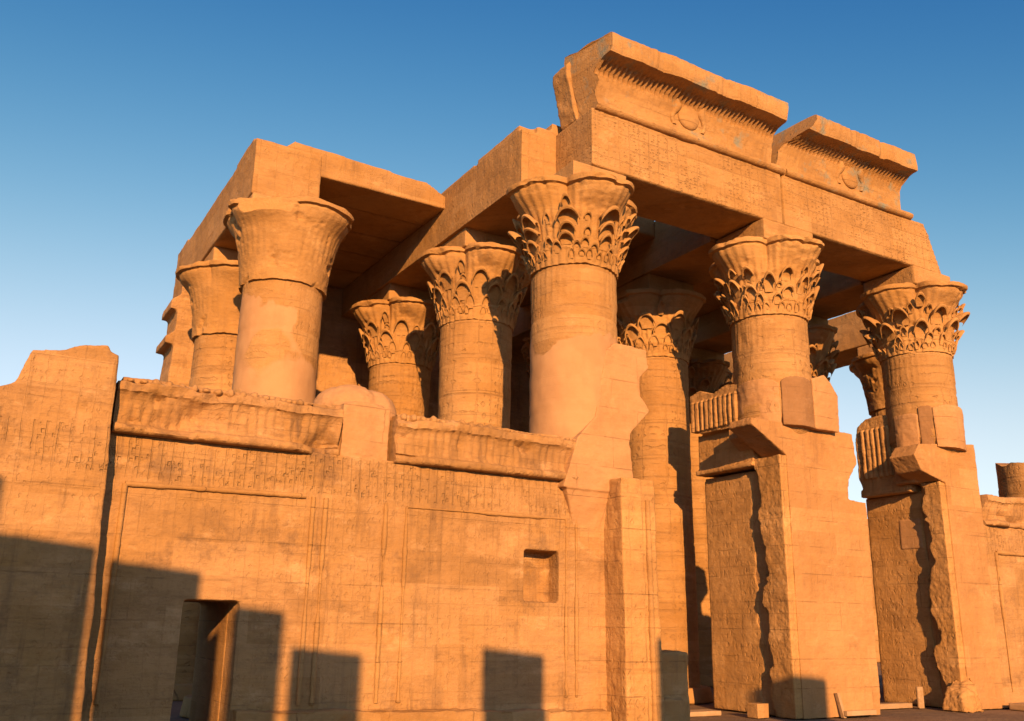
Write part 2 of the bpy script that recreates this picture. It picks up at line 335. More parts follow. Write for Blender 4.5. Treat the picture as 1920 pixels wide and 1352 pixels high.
def capital_mesh(kind, seed, cusp=45.0, cut=None):
    H = RIM-ZR; bm = bmesh.new(); N = 288; K = 96; rows = []
    c0 = math.radians(cusp); bell = kind == 'bell'
    for k in range(K+1):
        z = H*k/K; t = z/H; row = []
        core = core_r(t, bell)
        ls = sstep(.46 if not bell else .62, .86, t)
        for i in range(N):
            a = 2*math.pi*i/N; ca, sa = math.cos(a), math.sin(a)
            psi = ((a-c0) % (math.pi/2)) - math.pi/4
            d, rho = .86, .74
            lobe = d*math.cos(psi)+math.sqrt(max(0, rho*rho-(d*math.sin(psi))**2))
            if bell: lobe = lobe*.45+.55*1.54
            rr = core*(1-ls)+lobe*(.80+.20*sstep(.5, .97, t)**1.5)*ls
            if t > .925: rr += .075*(1 if t < .985 else .5)
            elif t > .90: rr -= .012
            if not bell and t < .2:                       # small reed band at the foot
                rr += .02*abs(math.cos(18*a))-.01
                if .17 < t: rr += .02
            n1 = fbm(ca*1.6+seed*5, sa*1.6, z*1.6); n2 = fbm(ca*5+seed, sa*5, z*5)
            rr += .016*n2 - (.22 if bell else .14)*max(0, n1-.34)
            if .30 < t < .91: rr += (.012 if not bell else .004)*math.cos(44*a)
            if t > .80: rr -= .20*max(0, fbm(ca*2.6+seed*9, sa*2.6, z*1.4)-.12)*sstep(.80, .93, t)
            if not bell and .58 < t < .90: rr += .020*math.cos(8*psi)*math.sin((t-.58)/.32*math.pi)
            if cut:
                ang, dist, zc = cut
                cc = math.cos(a-math.radians(ang))
                if z > zc and cc > .2: rr = min(rr, dist/cc)
            droop = -.10*ls*max(0, math.cos(2*psi))**2*(t**3) if not bell else -.07*max(0, math.cos(2*psi))*t**4
            row.append(bm.verts.new((ca*rr, sa*rr, z+.02*n2+droop)))
        rows.append(row)
    for k in range(K):
        for i in range(N):
            j = (i+1) % N; bm.faces.new((rows[k][i], rows[k][j], rows[k+1][j], rows[k+1][i]))
    ct = bm.verts.new((0, 0, H+.02)); cb = bm.verts.new((0, 0, 0))
    for i in range(N):
        bm.faces.new((rows[-1][i], rows[-1][(i+1) % N], ct)); bm.faces.new((rows[0][(i+1) % N], rows[0][i], cb))
    rnd = random.Random(int(seed*10)); oct_ = [c0+math.pi/4*k for k in range(8)]; hx = [c0+math.pi/8*(k+.5) for k in range(16)]
    def put(angs, za, zb, W, curl, drop=.10, **kw):
        for n, a in enumerate(angs):
            if rnd.random() < drop: continue
            leaf(bm, a+rnd.uniform(-.03, .03), za+rnd.uniform(-.03, .03), zb+rnd.uniform(-.05, .05), W*rnd.uniform(.72, .95), curl*rnd.uniform(.75, 1.1), seed=seed+n, **kw)
    h2 = [a+math.pi/8 for a in oct_]; q32 = [c0+math.pi/16*(k+.5) for k in range(32)]
    if kind == 'volute':
        put(q32, .12, .32, .17, .07); put(hx, .22, .48, .26, .12); put(oct_, .38, .66, .44, .20); put(h2, .38, .62, .26, .13)
        put(oct_, .58, .90, .56, .27); put(h2, .64, .82, .20, .10, .3); put(oct_, .80, 1.20, .64, .34); put(h2, .92, 1.14, .20, .10, .2); put(oct_[::2], 1.16, 1.50, .30, .16, .2)
    elif kind == 'volute2':
        put(q32, .08, .30, .18, .07); put(hx, .20, .50, .28, .13); put(h2, .40, .74, .42, .21); put(oct_, .56, .98, .46, .27); put(h2, .84, 1.16, .42, .26); put(oct_, 1.0, 1.22, .26, .16); put(hx, .62, .80, .16, .10, .3); put(oct_[::2], 1.16, 1.56, .34, .18, .1); put(oct_[1::2], 1.22, 1.46, .30, .12, .2)
    elif kind == 'leaf':
        put(q32, .14, .40, .17, .05); put(hx, .30, .66, .32, .09, .04); put(oct_, .52, .98, .60, .16, .0); put(h2, .82, 1.28, .58, .18, .0); put(oct_, .98, 1.18, .2, .08, .2); put(oct_[::2], 1.2, 1.55, .3, .12, .2)
    elif kind == 'composite':
        put(q32, .08, .30, .18, .08); put(hx, .20, .52, .28, .14); put(oct_, .40, .88, .56, .30); put(h2, .46, .70, .26, .14); put(h2, .76, 1.22, .58, .38); put(hx, 1.06, 1.32, .22, .15, .25); put(oct_[::2], 1.26, 1.62, .36, .20, .1)
    return bm

def cap_data(kind, seed, cusp=45, cut=None):
    bm = capital_mesh(kind, seed, cusp, cut); me = bpy.data.meshes.new('capital'); bm.to_mesh(me); bm.free()
    me.polygons.foreach_set('use_smooth', [True]*len(me.polygons)); me.set_sharp_from_angle(angle=math.radians(42))
    return me
CAPS = {'bell': cap_data('bell', 1, -96, (-124, 1.22, 1.55)), 'bell2': cap_data('bell', 2, 45), 'volute': cap_data('volute', 3, -135+3), 'volute2': cap_data('volute2', 4.3, -133),
        'leaf': cap_data('leaf', 5, -138), 'leaf2': cap_data('leaf', 6.1, -118), 'composite': cap_data('composite', 7, -135), 'composite2': cap_data('composite', 8.2, -135)}

GC = 'columns of the pillared hall'
def column(c, r, cap, label, mat='shaft', aw=(-.86, .86), ay=(-.86, .86), seed=0, abtop=ABT, reeds=True, z0=.35, taper=0):
    root = thing('column', label, 'column', (CX[c], RY[r], 0), GC)
    me = bpy.data.meshes.new('shaft'); b = shaft_mesh(z0, ZR+.02, seed, reeds, taper=taper); b.to_mesh(me); b.free()
    me.polygons.foreach_set('use_smooth', [True]*len(me.polygons)); me.set_sharp_from_angle(angle=math.radians(60))
    o = bpy.data.objects.new('shaft', me); C.objects.link(o); o.parent = root; me.materials.append(MAT[mat])
    b = bmesh.new()
    if z0 < 1: bmesh.ops.create_cone(b, cap_ends=True, segments=64, radius1=1.30, radius2=1.24, depth=.38, matrix=Matrix.Translation((CX[c], RY[r], .17)))
    if z0 < 1: stone('base', b, 'wall_plain', root, .06, .04, .02)
    cm = CAPS[cap].copy(); o = bpy.data.objects.new('capital', cm); C.objects.link(o); o.parent = root; o.location = (0, 0, ZR)
    cm.materials.append(MAT['capital'])
    b = bmesh.new(); box(b, CX[c]+aw[0], CX[c]+aw[1], RY[r]+ay[0], RY[r]+ay[1], RIM-.05, abtop)
    stone('abacus', b, 'beam_plain', root, .05, .03, .015)
    return root

column(2, 1, 'volute', 'big front column with tiered volute capital and smooth pink repaired lower shaft', 'shaft_repaired', (-.55, .905), (-.80, .86), 1, z0=4.5)
column(3, 1, 'volute2', 'middle front column of the facade with a four lobed leaf capital, between the two doorways', 'shaft', (-.86, .90), (-.86, .86), 2, z0=6.3, taper=.5)
column(4, 1, 'composite', 'rightmost front column, standing against the sky under the broken beam end', 'shaft', (-.90, .75), (-.86, .86), 3, z0=6.4, taper=.5)
column(1, 2, 'bell', 'leftmost big column with a plain bell capital and a plaster patch on its shaft', 'shaft_patch', (-.9, .72), (.12, .86), 4, reeds=False)
column(2, 2, 'leaf', 'column with leaf capital just left of the big volute column, half in its shadow', 'shaft', seed=5)
column(3, 2, 'leaf2', 'sunlit column seen deep inside the left doorway with tall leaf capital', 'shaft', seed=6)
column(4, 2, 'composite2', 'column half hidden behind the right side of the middle front column', 'shaft', seed=7)
column(5, 2, 'bell2', 'dark bell topped column seen against the sky behind the rightmost front column', 'shaft', seed=8)
column(1, 3, 'bell2', 'narrow column with plain bell capital behind the leftmost big column', 'shaft', seed=9, reeds=False)
column(2, 3, 'leaf', 'small far column with flaring leaf capital above the rounded column stub', 'shaft', seed=10)
column(3, 3, 'leaf2', 'column in the dark rear row, hidden behind the big volute column', 'shaft', seed=11)
column(4, 3, 'composite2', 'far column glimpsed as a bright strip between left doorway shadow and middle pier', 'shaft', seed=12)
column(5, 3, 'bell2', 'far rear column whose capital edge pokes out beside the gap of sky', 'shaft', seed=13)

t = thing('column_stub', 'short rounded pink column stub set between the two left screen walls', 'column stub', (CX[1], 0, 0), 'broken columns of the facade')
b = bmesh.new()
bmesh.ops.create_cone(b, cap_ends=True, segments=40, radius1=.50, radius2=.70, depth=.9, matrix=Matrix.Translation((CX[1]+.22, -.06, 4.35)))
bmesh.ops.create_cone(b, cap_ends=True, segments=40, radius1=.70, radius2=.66, depth=.95, matrix=Matrix.Translation((CX[1]+.22, -.06, 5.2)))
box(b, CX[1]-.22, CX[1]+.70, -.72, .2, 4.5, 5.62)
stone('shaft', b, 'repair', t, .032, .10, .04)
b = bmesh.new()
for dx, dy, r_, zz in ((.05, -.05, .56, 5.62), (.45, .0, .50, 5.58), (-.15, .1, .48, 5.56)):
    bmesh.ops.create_uvsphere(b, u_segments=28, v_segments=16, radius=1, matrix=Matrix.Translation((CX[1]+.12+dx, dy, zz)) @ Matrix.Diagonal((r_, .6, .50, 1)))
stone('rounded_top', b, 'repair', t, .032, .10, .04)
t = thing('column_stub', 'round broken column drum rising behind the far right screen wall', 'column stub', (17.0, .1, 0), 'broken columns of the facade')
o = plainmesh('shaft', shaft_mesh(.3, 6.95, 22, False, .95, .02, .22), 'shaft'); o.parent = t

# ------------------------------------------------------------------ architraves and roof
def beam(label, x0, x1, y0, y1, z0, z1, mat='beam_plain', poly=None, tops=None, group='stone beams over the columns'):
    b = bmesh.new()
    if poly: prism_xz(b, poly, y0, y1)
    elif x1 > x0: box(b, x0, x1, y0, y1, z0, z1)
    for e in (tops or []): box(b, *e)
    return tag(stone('architrave', b, mat, None, .05, .05, .018), label, 'stone beam', group)
beam('carved facade beam under the higher cornice, over the left doorway', 0, 0, -.75, .88, 0, 0, 'beam', [(.0, 11.76), (5.985, 11.76), (5.985, 13.2), (.0, 13.2)])
beam('carved facade beam with a sloping broken right end, over the right doorway', 0, 0, -.75, .88, 0, 0, 'beam', [(6.015, 11.76), (12.1, 11.76), (12.35, 11.2), (12.55, 11.2), (12.30, 11.9), (11.95, 12.9), (11.75, 13.2), (6.015, 13.2)])
beam('long beam running back from the leftmost big column, outermost on the left against the sky', 0, 0, 4.72, 13.3, 0, 0, tops=[(-6.1, -4.42, 4.72, 13.3, 11.72, 13.2), (-6.1, -5.7, 5.0, 6.6, 13.0, 13.32)])
beam('long beam running back from the big volute column, its left side in raking light', 0, 0, 0, 0, 0, 0, tops=[(-.95, .95, .90, 12.35, 11.70, 13.16), (-.95, .6, .74, 1.2, 11.72, 13.12), (-.9, .9, 3.2, 8.0, 13.0, 13.26), (-.9, .2, .95, 3.0, 13.0, 13.34), (-.5, .9, .76, 2.2, 12.9, 13.32), (-.1, .9, .74, 1.8, 12.9, 13.5)])
beam('shaded long beam running back from the middle front column', 5.05, 6.95, .95, 12.35, 11.70, 13.16)
beam('shaded long beam running back from the rightmost front column', 10.92, 12.7, .95, 12.35, 11.70, 13.1)
beam('short beam end on the far right column, seen below the right facade beam', 16.1, 17.9, 3.75, 12.35, 11.72, 13.1)

def slab(label, x0, x1, y0, y1, z0=12.64, z1=13.26, extra=None):
    b = bmesh.new(); box(b, x0, x1, y0, y1, z0, z1)
    for e in (extra or []): box(b, *e)
    return tag(stone('roof_slab', b, 'beam_plain', None, .06, .05, .02), label, 'roof slab', 'roof slabs between the beams')
b = bmesh.new(); prism_xz(b, [(-4.50, 12.62), (-.9, 12.62), (-.9, 12.98), (-1.5, 13.26), (-5.15, 13.40), (-5.35, 13.2), (-4.50, 13.1)], 4.74, 6.1)
tag(stone('roof_slab', b, 'beam_plain', None, .05, .05, .02), 'front roof slab bridging the two left beams, its sunlit edge against the sky', 'roof slab', 'roof slabs between the beams')
for y0, y1 in ((6.13, 7.6), (7.63, 9.1), (9.13, 10.6), (10.63, 12.3)):
    slab('dark ceiling slab behind the sunlit front slab between the two left beams', -4.44, -.93, y0, y1)
for y0, y1 in ((3.2, 4.9), (4.93, 6.7), (6.73, 8.6), (8.63, 10.6)):
    slab('dark ceiling slab over the left doorway bay behind the facade beam', .93, 5.07, y0, y1)
for y0, y1 in ((3.2, 4.9), (4.93, 6.7), (6.73, 8.6)):
    slab('dark ceiling slab over the right doorway bay behind the facade beam', 6.93, 10.95, y0, y1)

# ------------------------------------------------------------------ cavetto cornices
def cornice(label, xa, xb, seed, skew, brokenleft, disk_x):
    root = thing('cornice_block', label, 'cornice', ((xa+xb)/2, -.3, 13.2), 'cornices on the facade beams')
    prof = []                                       # (y, z, rib) front face from the bottom to the top, then over and down the back
    for k in range(17):
        q = k/16; prof.append((-.80-.13*q**2-.17*q**7, 13.36+.86*q, sstep(.74, .80, q)))
    prof += [(-1.16, 14.26, 1), (-1.28, 14.285, .6), (-1.37, 14.295, .2), (-1.43, 14.315, 0), (-1.46, 14.42, 0), (-1.465, 14.66, 0), (-1.455, 14.80, 0), (-1.40, 14.83, 0)]
    for k in range(1, 9): prof.append((-1.40+1.46*k/8, 14.83+.006*k, 0))
    prof += [(.12, 14.74, 0), (.10, 14.5, 0), (.0, 14.3, 0), (-.02, 14.0, 0), (.0, 13.6, 0), (.05, 13.3, 0), (.05, 13.18, 0), (-.3, 13.19, 0), (-.74, 13.19, 0)]
    b = bmesh.new(); NX = 330; rows = []
    for i in range(NX+1):
        s = i/NX; row = []
        for (y, z, rib) in prof:
            top = sstep(13.4, 14.7, z)
            xl = xa - skew*(y+1.6)*top + brokenleft*(1-sstep(13.3, 14.9, z))*-.35 + brokenleft*.55*sstep(13.7, 14.7, z)*(1-s) + .10*fbm(z*3, y*3, seed)
            xr = xb - .0*top + (.35 if z < 13.5 else .0)*0 + .07*fbm(z*3, y*3, seed+9)
            x = xl+(xr-xl)*s
            yy = y + rib*.11*(.5+.5*math.cos(x*2*math.pi/.135))*1.0 + .03*fbm(x*1.3, z*2, seed) + .012*fbm(x*6, z*6, seed)
            zz = z + (.022*fbm(x*1.1, y, seed+4) if z > 14.25 else 0)
            if z > 14.2: yy += .06*max(0, fbm(x*1.9, z*.6, seed+2)-.25)*2
            row.append(b.verts.new((x, yy, zz)))
        rows.append(row)
    n = len(prof)
    for i in range(NX):
        for j in range(n):
            k = (j+1) % n; b.faces.new((rows[i][j], rows[i+1][j], rows[i+1][k], rows[i][k]))
    b.faces.new(rows[0][::-1]); b.faces.new(rows[-1])
    bmesh.ops.recalc_face_normals(b, faces=b.faces[:])
    plainmesh('cavetto', b, 'cornice', root, True, 40)
    b = bmesh.new(); K = 160; ring = []
    for i in range(K+1):
        x = xa+(xb+.44-xa)*i/K; rr = .115+.02*fbm(x*2, 0, seed); row = []
        for j in range(12):
            a = 2*math.pi*j/12; row.append(b.verts.new((x, -.76+rr*math.cos(a)+.015*fbm(x*5, j, 1), 13.285+rr*.9*math.sin(a))))
        ring.append(row)
    for i in range(K):
        for j in range(12): b.faces.new((ring[i][j], ring[i][(j+1) % 12], ring[i+1][(j+1) % 12], ring[i+1][j]))
    b.faces.new(ring[0][::-1]); b.faces.new(ring[-1]); bmesh.ops.recalc_face_normals(b, faces=b.faces[:])
    plainmesh('torus_moulding', b, 'cornice', root)
    b = bmesh.new(); bmesh.ops.create_uvsphere(b, u_segments=36, v_segments=18, radius=1)
    for v in b.verts: v.co = Vector((disk_x+.33*v.co.x, -.82+.11*v.co.y, 13.80+.33*v.co.z))
    plainmesh('sun_disk', b, 'cornice', root)
    for sg in (-1, 1):          # cobra beside the disk
        b = bmesh.new(); ring = []
        for k in range(15):
            q = k/14; z = 13.50+.62*q; x = disk_x+sg*(.47+.07*math.sin(q*6)-.03); rr = .055+.06*math.exp(-((q-.72)/.2)**2)
            y = -.80-.16*((z-13.36)/.92)**2
            ring.append([b.verts.new((x+rr*1.1*math.cos(2*math.pi*j/10), y+rr*.7*math.sin(2*math.pi*j/10), z)) for j in range(10)])
        for k in range(14):
            for j in range(10): b.faces.new((ring[k][j], ring[k][(j+1) % 10], ring[k+1][(j+1) % 10], ring[k+1][j]))
        b.faces.new(ring[0][::-1]); b.faces.new(ring[-1]); bmesh.ops.recalc_face_normals(b, faces=b.faces[:])
        plainmesh('cobra', b, 'cornice', root)
    return root
cornice('higher left cornice with a round sun disk, rising above the big volute column', 0.07, 5.62, 1, .16, 0, 2.82)
cornice('lower right cornice with a worn sun disk and crumbled left end', 6.12, 10.72, 2, .0, 1, 8.6)
b = bmesh.new(); prism_xz(b, [(.35, 13.2), (.02, 13.22), (-.06, 13.45), (-.11, 13.75), (-.18, 14.05), (-.26, 14.35), (-.27, 14.6), (-.16, 14.72), (-.10, 14.62), (.05, 14.78), (.35, 14.8)], -.1, .55)
tag(stone('stone_block', b, 'beam_plain', None, .04, .10, .06), 'ragged overhanging lump at the left end of the higher cornice', 'stone block', 'loose blocks of masonry')

# ------------------------------------------------------------------ screen walls
def roll(parent, pts, r=.055, name='moulding'):
    b = bmesh.new()
    for p, q in zip(pts[:-1], pts[1:]):
        p = Vector(p); q = Vector(q); d = (q-p); K = max(4, int(d.length/.06)); z = d.normalized(); x = z.orthogonal().normalized(); y = z.cross(x); prev = None
        for k in range(K+1):
            c = p+d*k/K; w_ = r*(1+.12*fbm(c.x*3, c.z*3, r)) * (.4+.6*(1-sstep(.0, .35, fbm(c.x*.7+3, c.z*.7, 5)))) * (1+.25*fbm(c.x*11, c.z*11, 2))
            cur = [b.verts.new(c+x*w_*math.cos(a)+y*w_*math.sin(a)) for a in [2*math.pi*j/10 for j in range(10)]]
            if prev:
                for j in range(10): b.faces.new((prev[j], prev[(j+1) % 10], cur[(j+1) % 10], cur[j]))
            else: b.faces.new(cur[::-1])
            prev = cur
        b.faces.new(prev)
    bmesh.ops.recalc_face_normals(b, faces=b.faces[:])
    return plainmesh(name, b, 'wall_plain', parent)

def wall_cornice(parent, x0, x1, seed, zb=4.62):
    b = bmesh.new(); NX = int((x1-x0)/.03); prof = []
    prof = [(-.15, zb), (-.78, zb), (-.90, zb+.0), (-.945, zb+.03), (-.955, zb+.075), (-.945, zb+.12), (-.90, zb+.15), (-.845, zb+.165), (-.835, zb+.22), (-.835, zb+.32), (-.84, zb+.42), (-.85, zb+.50), (-.87, zb+.58), (-.90, zb+.64), (-.935, zb+.66), (-.94, zb+.72), (-.935, zb+.80), (-.88, zb+.83), (-.4, zb+.84), (-.15, zb+.83)]
    rows = []
    for i in range(NX+1):
        x = x0+(x1-x0)*i/NX; row = []
        for y, z in prof:
            q = (z-zb-.19)/.5; rib = .024*(.5+.5*math.cos(x*2*math.pi/.15))**2 if 0 < q < .92 and y < -.8 else 0
            dmg = (max(0, fbm(x*.8+seed, z*1.2, seed)-.12)*.45 + .10*sstep(.12, .3, fbm(x*.55+seed*2, 0, seed))*(1 if z < zb+.16 else 0)) if y < -.7 else 0
            top = (z-zb)/.85
            row.append(b.verts.new((x, y+rib+.02*fbm(x*2, z*3, seed)+.026*fbm(x*9, z*9, seed)+dmg, z+(.05*fbm(x*1.2, y, seed+3)+.02*fbm(x*6, 1, seed))*max(0, top)-dmg*.2*top)))
        rows.append(row)
    n = len(prof)
    for i in range(NX):
        for j in range(n): b.faces.new((rows[i][j], rows[i+1][j], rows[i+1][(j+1) % n], rows[i][(j+1) % n]))
    b.faces.new(rows[0][::-1]); b.faces.new(rows[-1]); bmesh.ops.recalc_face_normals(b, faces=b.faces[:])
    plainmesh('cornice', b, 'wall', parent, True, 50)

def cobra_frieze(parent, x0, x1, seed, keep, zb=5.42):
    rnd = random.Random(seed); b = bmesh.new(); n = int((x1-x0)/.19)
    box(b, x0, x1, -.78, .2, zb-.08, zb+.10)
    for i in range(n):
        x = x0+.1+(x1-x0-.2)*i/(n-1); k = keep((x-x0)/(x1-x0))*(.6+.5*rnd.random())
        if k < .35: continue
        bmesh.ops.create_uvsphere(b, u_segments=10, v_segments=8, radius=1, matrix=Matrix.Translation((x, -.83, zb+.03)) @ Matrix.Diagonal((.075, .09, .085*k, 1)))
    stone('cobra_frieze', b, 'wall', parent, .028, .05, .04)

t = thing('screen_wall', 'left screen wall with a dark narrow doorway and carved cornice', 'wall', (-7.3, -.3, 0), 'low screen walls of the facade')
b = bmesh.new()
box(b, -9.6, -7.76, -.75, -.1, 0, 4.66); box(b, -6.91, -4.93, -.75, -.1, 0, 4.66); box(b, -7.9, -6.8, -.75, -.1, 2.17, 4.66)
stone('wall', b, 'wall', t, .03, .03, .014)
b = bmesh.new(); box(b, -8.1, -7.75, -.12, 1.9, 0, 2.4); box(b, -6.915, -6.6, -.12, 1.9, 0, 2.4); box(b, -8.1, -6.6, -.12, 1.9, 2.18, 2.55); stone('door_passage', b, 'wall_plain', t, .035, .02, .012)
wall_cornice(t, -9.12, -5.47, 3.1); cobra_frieze(t, -9.05, -5.55, 5, lambda q: 1.0 if .1 < q < .85 else .4)
roll(t, [(-8.82, -.765, .7), (-8.82, -.765, 3.86), (-5.98, -.765, 3.90)], .042); roll(t, [(-5.84, -.765, .6), (-5.84, -.765, 3.9)], .04); roll(t, [(-5.62, -.765, .6), (-5.62, -.765, 3.9)], .045)
t = thing('screen_wall', 'middle screen wall with a small square window, left of the narrow door pillar', 'wall', (-2.3, -.3, 0), 'low screen walls of the facade')
b = bmesh.new()
box(b, -4.98, -1.66, -.757, -.1, 0, 4.66); box(b, -.88, .3, -.757, -.1, 0, 4.66); box(b, -1.7, -.85, -.757, -.1, 0, 2.30); box(b, -1.7, -.85, -.757, -.1, 3.25, 4.66)
box(b, -1.75, -.8, -.34, -.1, 2.2, 3.35)
stone('wall', b, 'wall', t, .03, .03, .014)
wall_cornice(t, -4.42, -.38, 8.4); cobra_frieze(t, -4.40, -.45, 9, lambda q: 1.2 if q < .55 else .45)
roll(t, [(-4.12, -.765, .6), (-4.12, -.765, 3.86), (-.72, -.765, 3.88), (-.72, -.765, .6)], .042); roll(t, [(-4.52, -.765, .6), (-4.52, -.765, 3.9)], .045); roll(t, [(-.48, -.765, .6), (-.48, -.765, 3.9)], .04)
t = thing('screen_wall', 'far right screen wall with a small dark opening, below the round column drum', 'wall', (15.5, -.3, 0), 'low screen walls of the facade')
b = bmesh.new()
box(b, 12.7, 14.62, -.75, .45, 0, 4.7); box(b, 15.1, 19.5, -.75, .45, 0, 4.7); box(b, 14.5, 15.2, -.75, .45, 0, 2.35); box(b, 14.5, 15.2, -.75, .45, 3.2, 4.7)
stone('wall', b, 'wall', t, .06, .035, .014)
wall_cornice(t, 12.92, 19.4, 13.7, 4.66)
roll(t, [(13.25, -.765, .4), (13.25, -.765, 3.95), (17, -.765, 3.95)])

# left corner pillar, battered
b = bmesh.new()
prism_xz(b, [(-16, 0), (-9.02, 0), (-9.20, 5.74), (-9.33, 5.78), (-9.36, 5.88), (-9.76, 5.80), (-9.97, 5.70), (-10.38, 5.64), (-10.52, 5.12), (-10.75, 5.02), (-12, 5.0), (-16, 4.9)], -1.2, 1.0)
tag(stone('corner_pillar', b, 'wall', None, .032, .05, .028), 'thick corner wall block at the left edge, its ragged top against the sky', 'wall')
# plinth below the screen walls
b = bmesh.new()
hexa(b, [(-6.86, -1.0, 0), (.18, -1.0, 0), (.18, -.7, 0), (-6.86, -.7, 0), (-6.86, -.98, .56), (.18, -.98, .36), (.18, -.7, .38), (-6.86, -.7, .58)])
tag(stone('stone_plinth', b, 'wall_plain', None, .035, .10, .06), 'low stone ledge along the foot of the middle screen wall', 'ledge')

# ------------------------------------------------------------------ doorways
t = thing('door_pillar', 'tall narrow door pillar at the right end of the middle screen wall', 'pillar', (.63, -.4, 0), 'door pillars of the temple')
b = bmesh.new(); hexa(b, [(.22, -1.40, 0), (1.12, -1.40, 0), (1.12, .7, 0), (.22, .7, 0), (.19, -1.36, 4.72), (1.02, -1.36, 4.72), (1.02, .7, 4.72), (.19, .7, 4.72)])
stone('pillar', b, 'jamb', t, .03, .05, .03)
roll(t, [(.86, -1.40, .1), (.82, -1.37, 4.3)], .06)
b = bmesh.new()
prism_xz(b, [(-10.9+(x+10.9)*.970, 1.92+(z-1.92)*.970) for x, z in [(-.62, 4.55), (1.22, 4.55), (1.10, 5.63), (1.14, 5.85), (1.66, 6.40), (1.40, 6.70), (1.40, 7.10), (1.64, 7.36), (1.62, 7.78), (.75, 7.82), (.5, 7.6), (.35, 6.9), (.2, 6.1), (-.25, 5.6)]], -.965, .55)
hexa(b, [(-.45, -.70, 3.55), (.75, -.70, 3.45), (.75, .3, 3.45), (-.45, .3, 3.55), (-.88, -.965, 4.62), (.82, -.965, 4.62), (.82, .3, 4.62), (-.88, .3, 4.62)])
stone('repaired_shoulder', b, 'repair', t, .03, .05, .022)
b = bmesh.new(); box(b, 1.17, 1.92, -1.2, -.2, 0, 1.42); box(b, 1.10, 1.7, -1.35, -.3, 0, .55)
tag(stone('stone_block', b, 'wall_plain', None, .045, .12, .05), 'low rough block standing in shade at the foot of the narrow door pillar', 'stone block', 'loose blocks of masonry')

def jagged(base, amp, seed, z0, z1, n=64):
    return [(base+amp*fbm(z0+(z1-z0)*k/n*1.3, seed, 2)+amp*.45*fbm((z0+(z1-z0)*k/n)*3.1, seed*1.7, 4)+amp*.35*(1 if fbm((z0+(z1-z0)*k/n)*.9, seed, 9) > .02 else -1), z0+(z1-z0)*k/n) for k in range(n+1)]

t = thing('gate_pier', 'broad smooth pier between the two doorways with a broken lintel stump', 'pier', (6.8, .5, 0), 'door piers of the temple')
b = bmesh.new()
box(b, 5.48, 8.0, .0, 2.0, 0, 5.55)
prism_xz(b, [(5.52, 0), (8.06, 0), (8.19, 4.9), (7.57, 4.93), (7.60, 5.4), (7.97, 5.84), (7.90, 6.60), (4.46, 6.58), (4.42, 6.42), (5.52, 5.80)], -.75, .0)
prism_xz(b, [(7.5, 5.7), (7.8, 6.58), (4.95, 6.57), (4.95, 6.3), (5.7, 5.75)], -.3, .55)
stone('pier', b, 'pier', t, .03, .045, .022)
b = bmesh.new(); e = jagged(-.06, .16, 3.3, 0, 5.8); prism_yz(b, [(-.73, 0), (-.73, 5.8)]+[(max(-.6, y), z) for y, z in e[::-1]], 5.30, 5.6)
stone('broken_facing', b, 'jamb', t, .03, .04, .04)
b = bmesh.new(); e = jagged(.3, .12, 7.3, 0, 5.5); prism_yz(b, [(y, z) for y, z in e]+[(2.02, 5.5), (2.02, 0)], 5.46, 5.6)
stone('carved_face', b, 'jamb', t, .04, .03, .02)
b = bmesh.new()
prism_yz(b, [(.25, 6.62), (1.72, 6.64), (2.0, 6.78), (2.05, 7.7), (1.7, 7.80), (1.2, 7.62), (.7, 7.76), (.3, 7.68)], 5.10, 6.6)
for k in range(10): box(b, 5.03, 5.3, .35+.17*k, .45+.17*k, 6.72, 7.5)
box(b, 5.30, 6.6, .1, 2.02, 5.62, 6.66); box(b, 5.2, 6.6, .05, 2.06, 5.62, 5.74)
stone('inner_cornice', b, 'jamb', t, .03, .05, .035)
b = bmesh.new(); prism_xz(b, [(6.36, 6.5), (7.22, 6.5), (7.26, 7.4), (7.02, 7.72), (6.80, 7.9), (6.36, 7.74)], -.95, .4)
tag(stone('stone_block', b, 'repair', None, .03, .07, .03), 'squared repair block with a dim left side standing on the middle pier', 'stone block', 'loose blocks of masonry')
def sector(c, r, az0, az1, z0, z1, arch=0, n=20):
    """curved slab of masonry on the face of a front column; azimuth is degrees left of straight ahead"""
    bm = bmesh.new(); K = 14; F, B = [], []
    for i in range(n+1):
        az = math.radians(az0+(az1-az0)*i/n); u = 2*i/n-1; zt = z1-arch*u*u*u*u; f, bk = [], []
        for k in range(K+1):
            z = z0+(zt-z0)*k/K; q = r+.015*fbm(az*3, z*2, r*9)
            f.append(bm.verts.new((CX[c]-q*math.sin(az), -q*math.cos(az), z))); bk.append(bm.verts.new((CX[c]-(r-.3)*math.sin(az), -(r-.3)*math.cos(az), z)))
        F.append(f); B.append(bk)
    for i in range(n):
        for k in range(K):
            bm.faces.new((F[i][k], F[i][k+1], F[i+1][k+1], F[i+1][k])); bm.faces.new((B[i][k], B[i+1][k], B[i+1][k+1], B[i][k+1]))
        bm.faces.new((F[i][K], B[i][K], B[i+1][K], F[i+1][K])); bm.faces.new((F[i][0], F[i+1][0], B[i+1][0], B[i][0]))
    for e in (0, n):
        for k in range(K): bm.faces.new((F[e][k], B[e][k], B[e][k+1], F[e][k+1]))
    bmesh.ops.recalc_face_normals(bm, faces=bm.faces[:]); return bm
def patch(lab, mat, *a): return tag(stone('masonry_patch', sector(*a), mat, None, .03, .07, .03), lab, 'masonry patch', 'repairs round the foot of the front columns')
patch('bright smooth masonry patch round the left foot of the middle front column shaft', 'repair', 3, .975, 37, 110, 6.4, 7.66, .12)
patch('darker arched slab of masonry on the front of the middle front column shaft', 'dark_slab', 3, 1.0, 36, -22, 6.5, 7.72, .14)

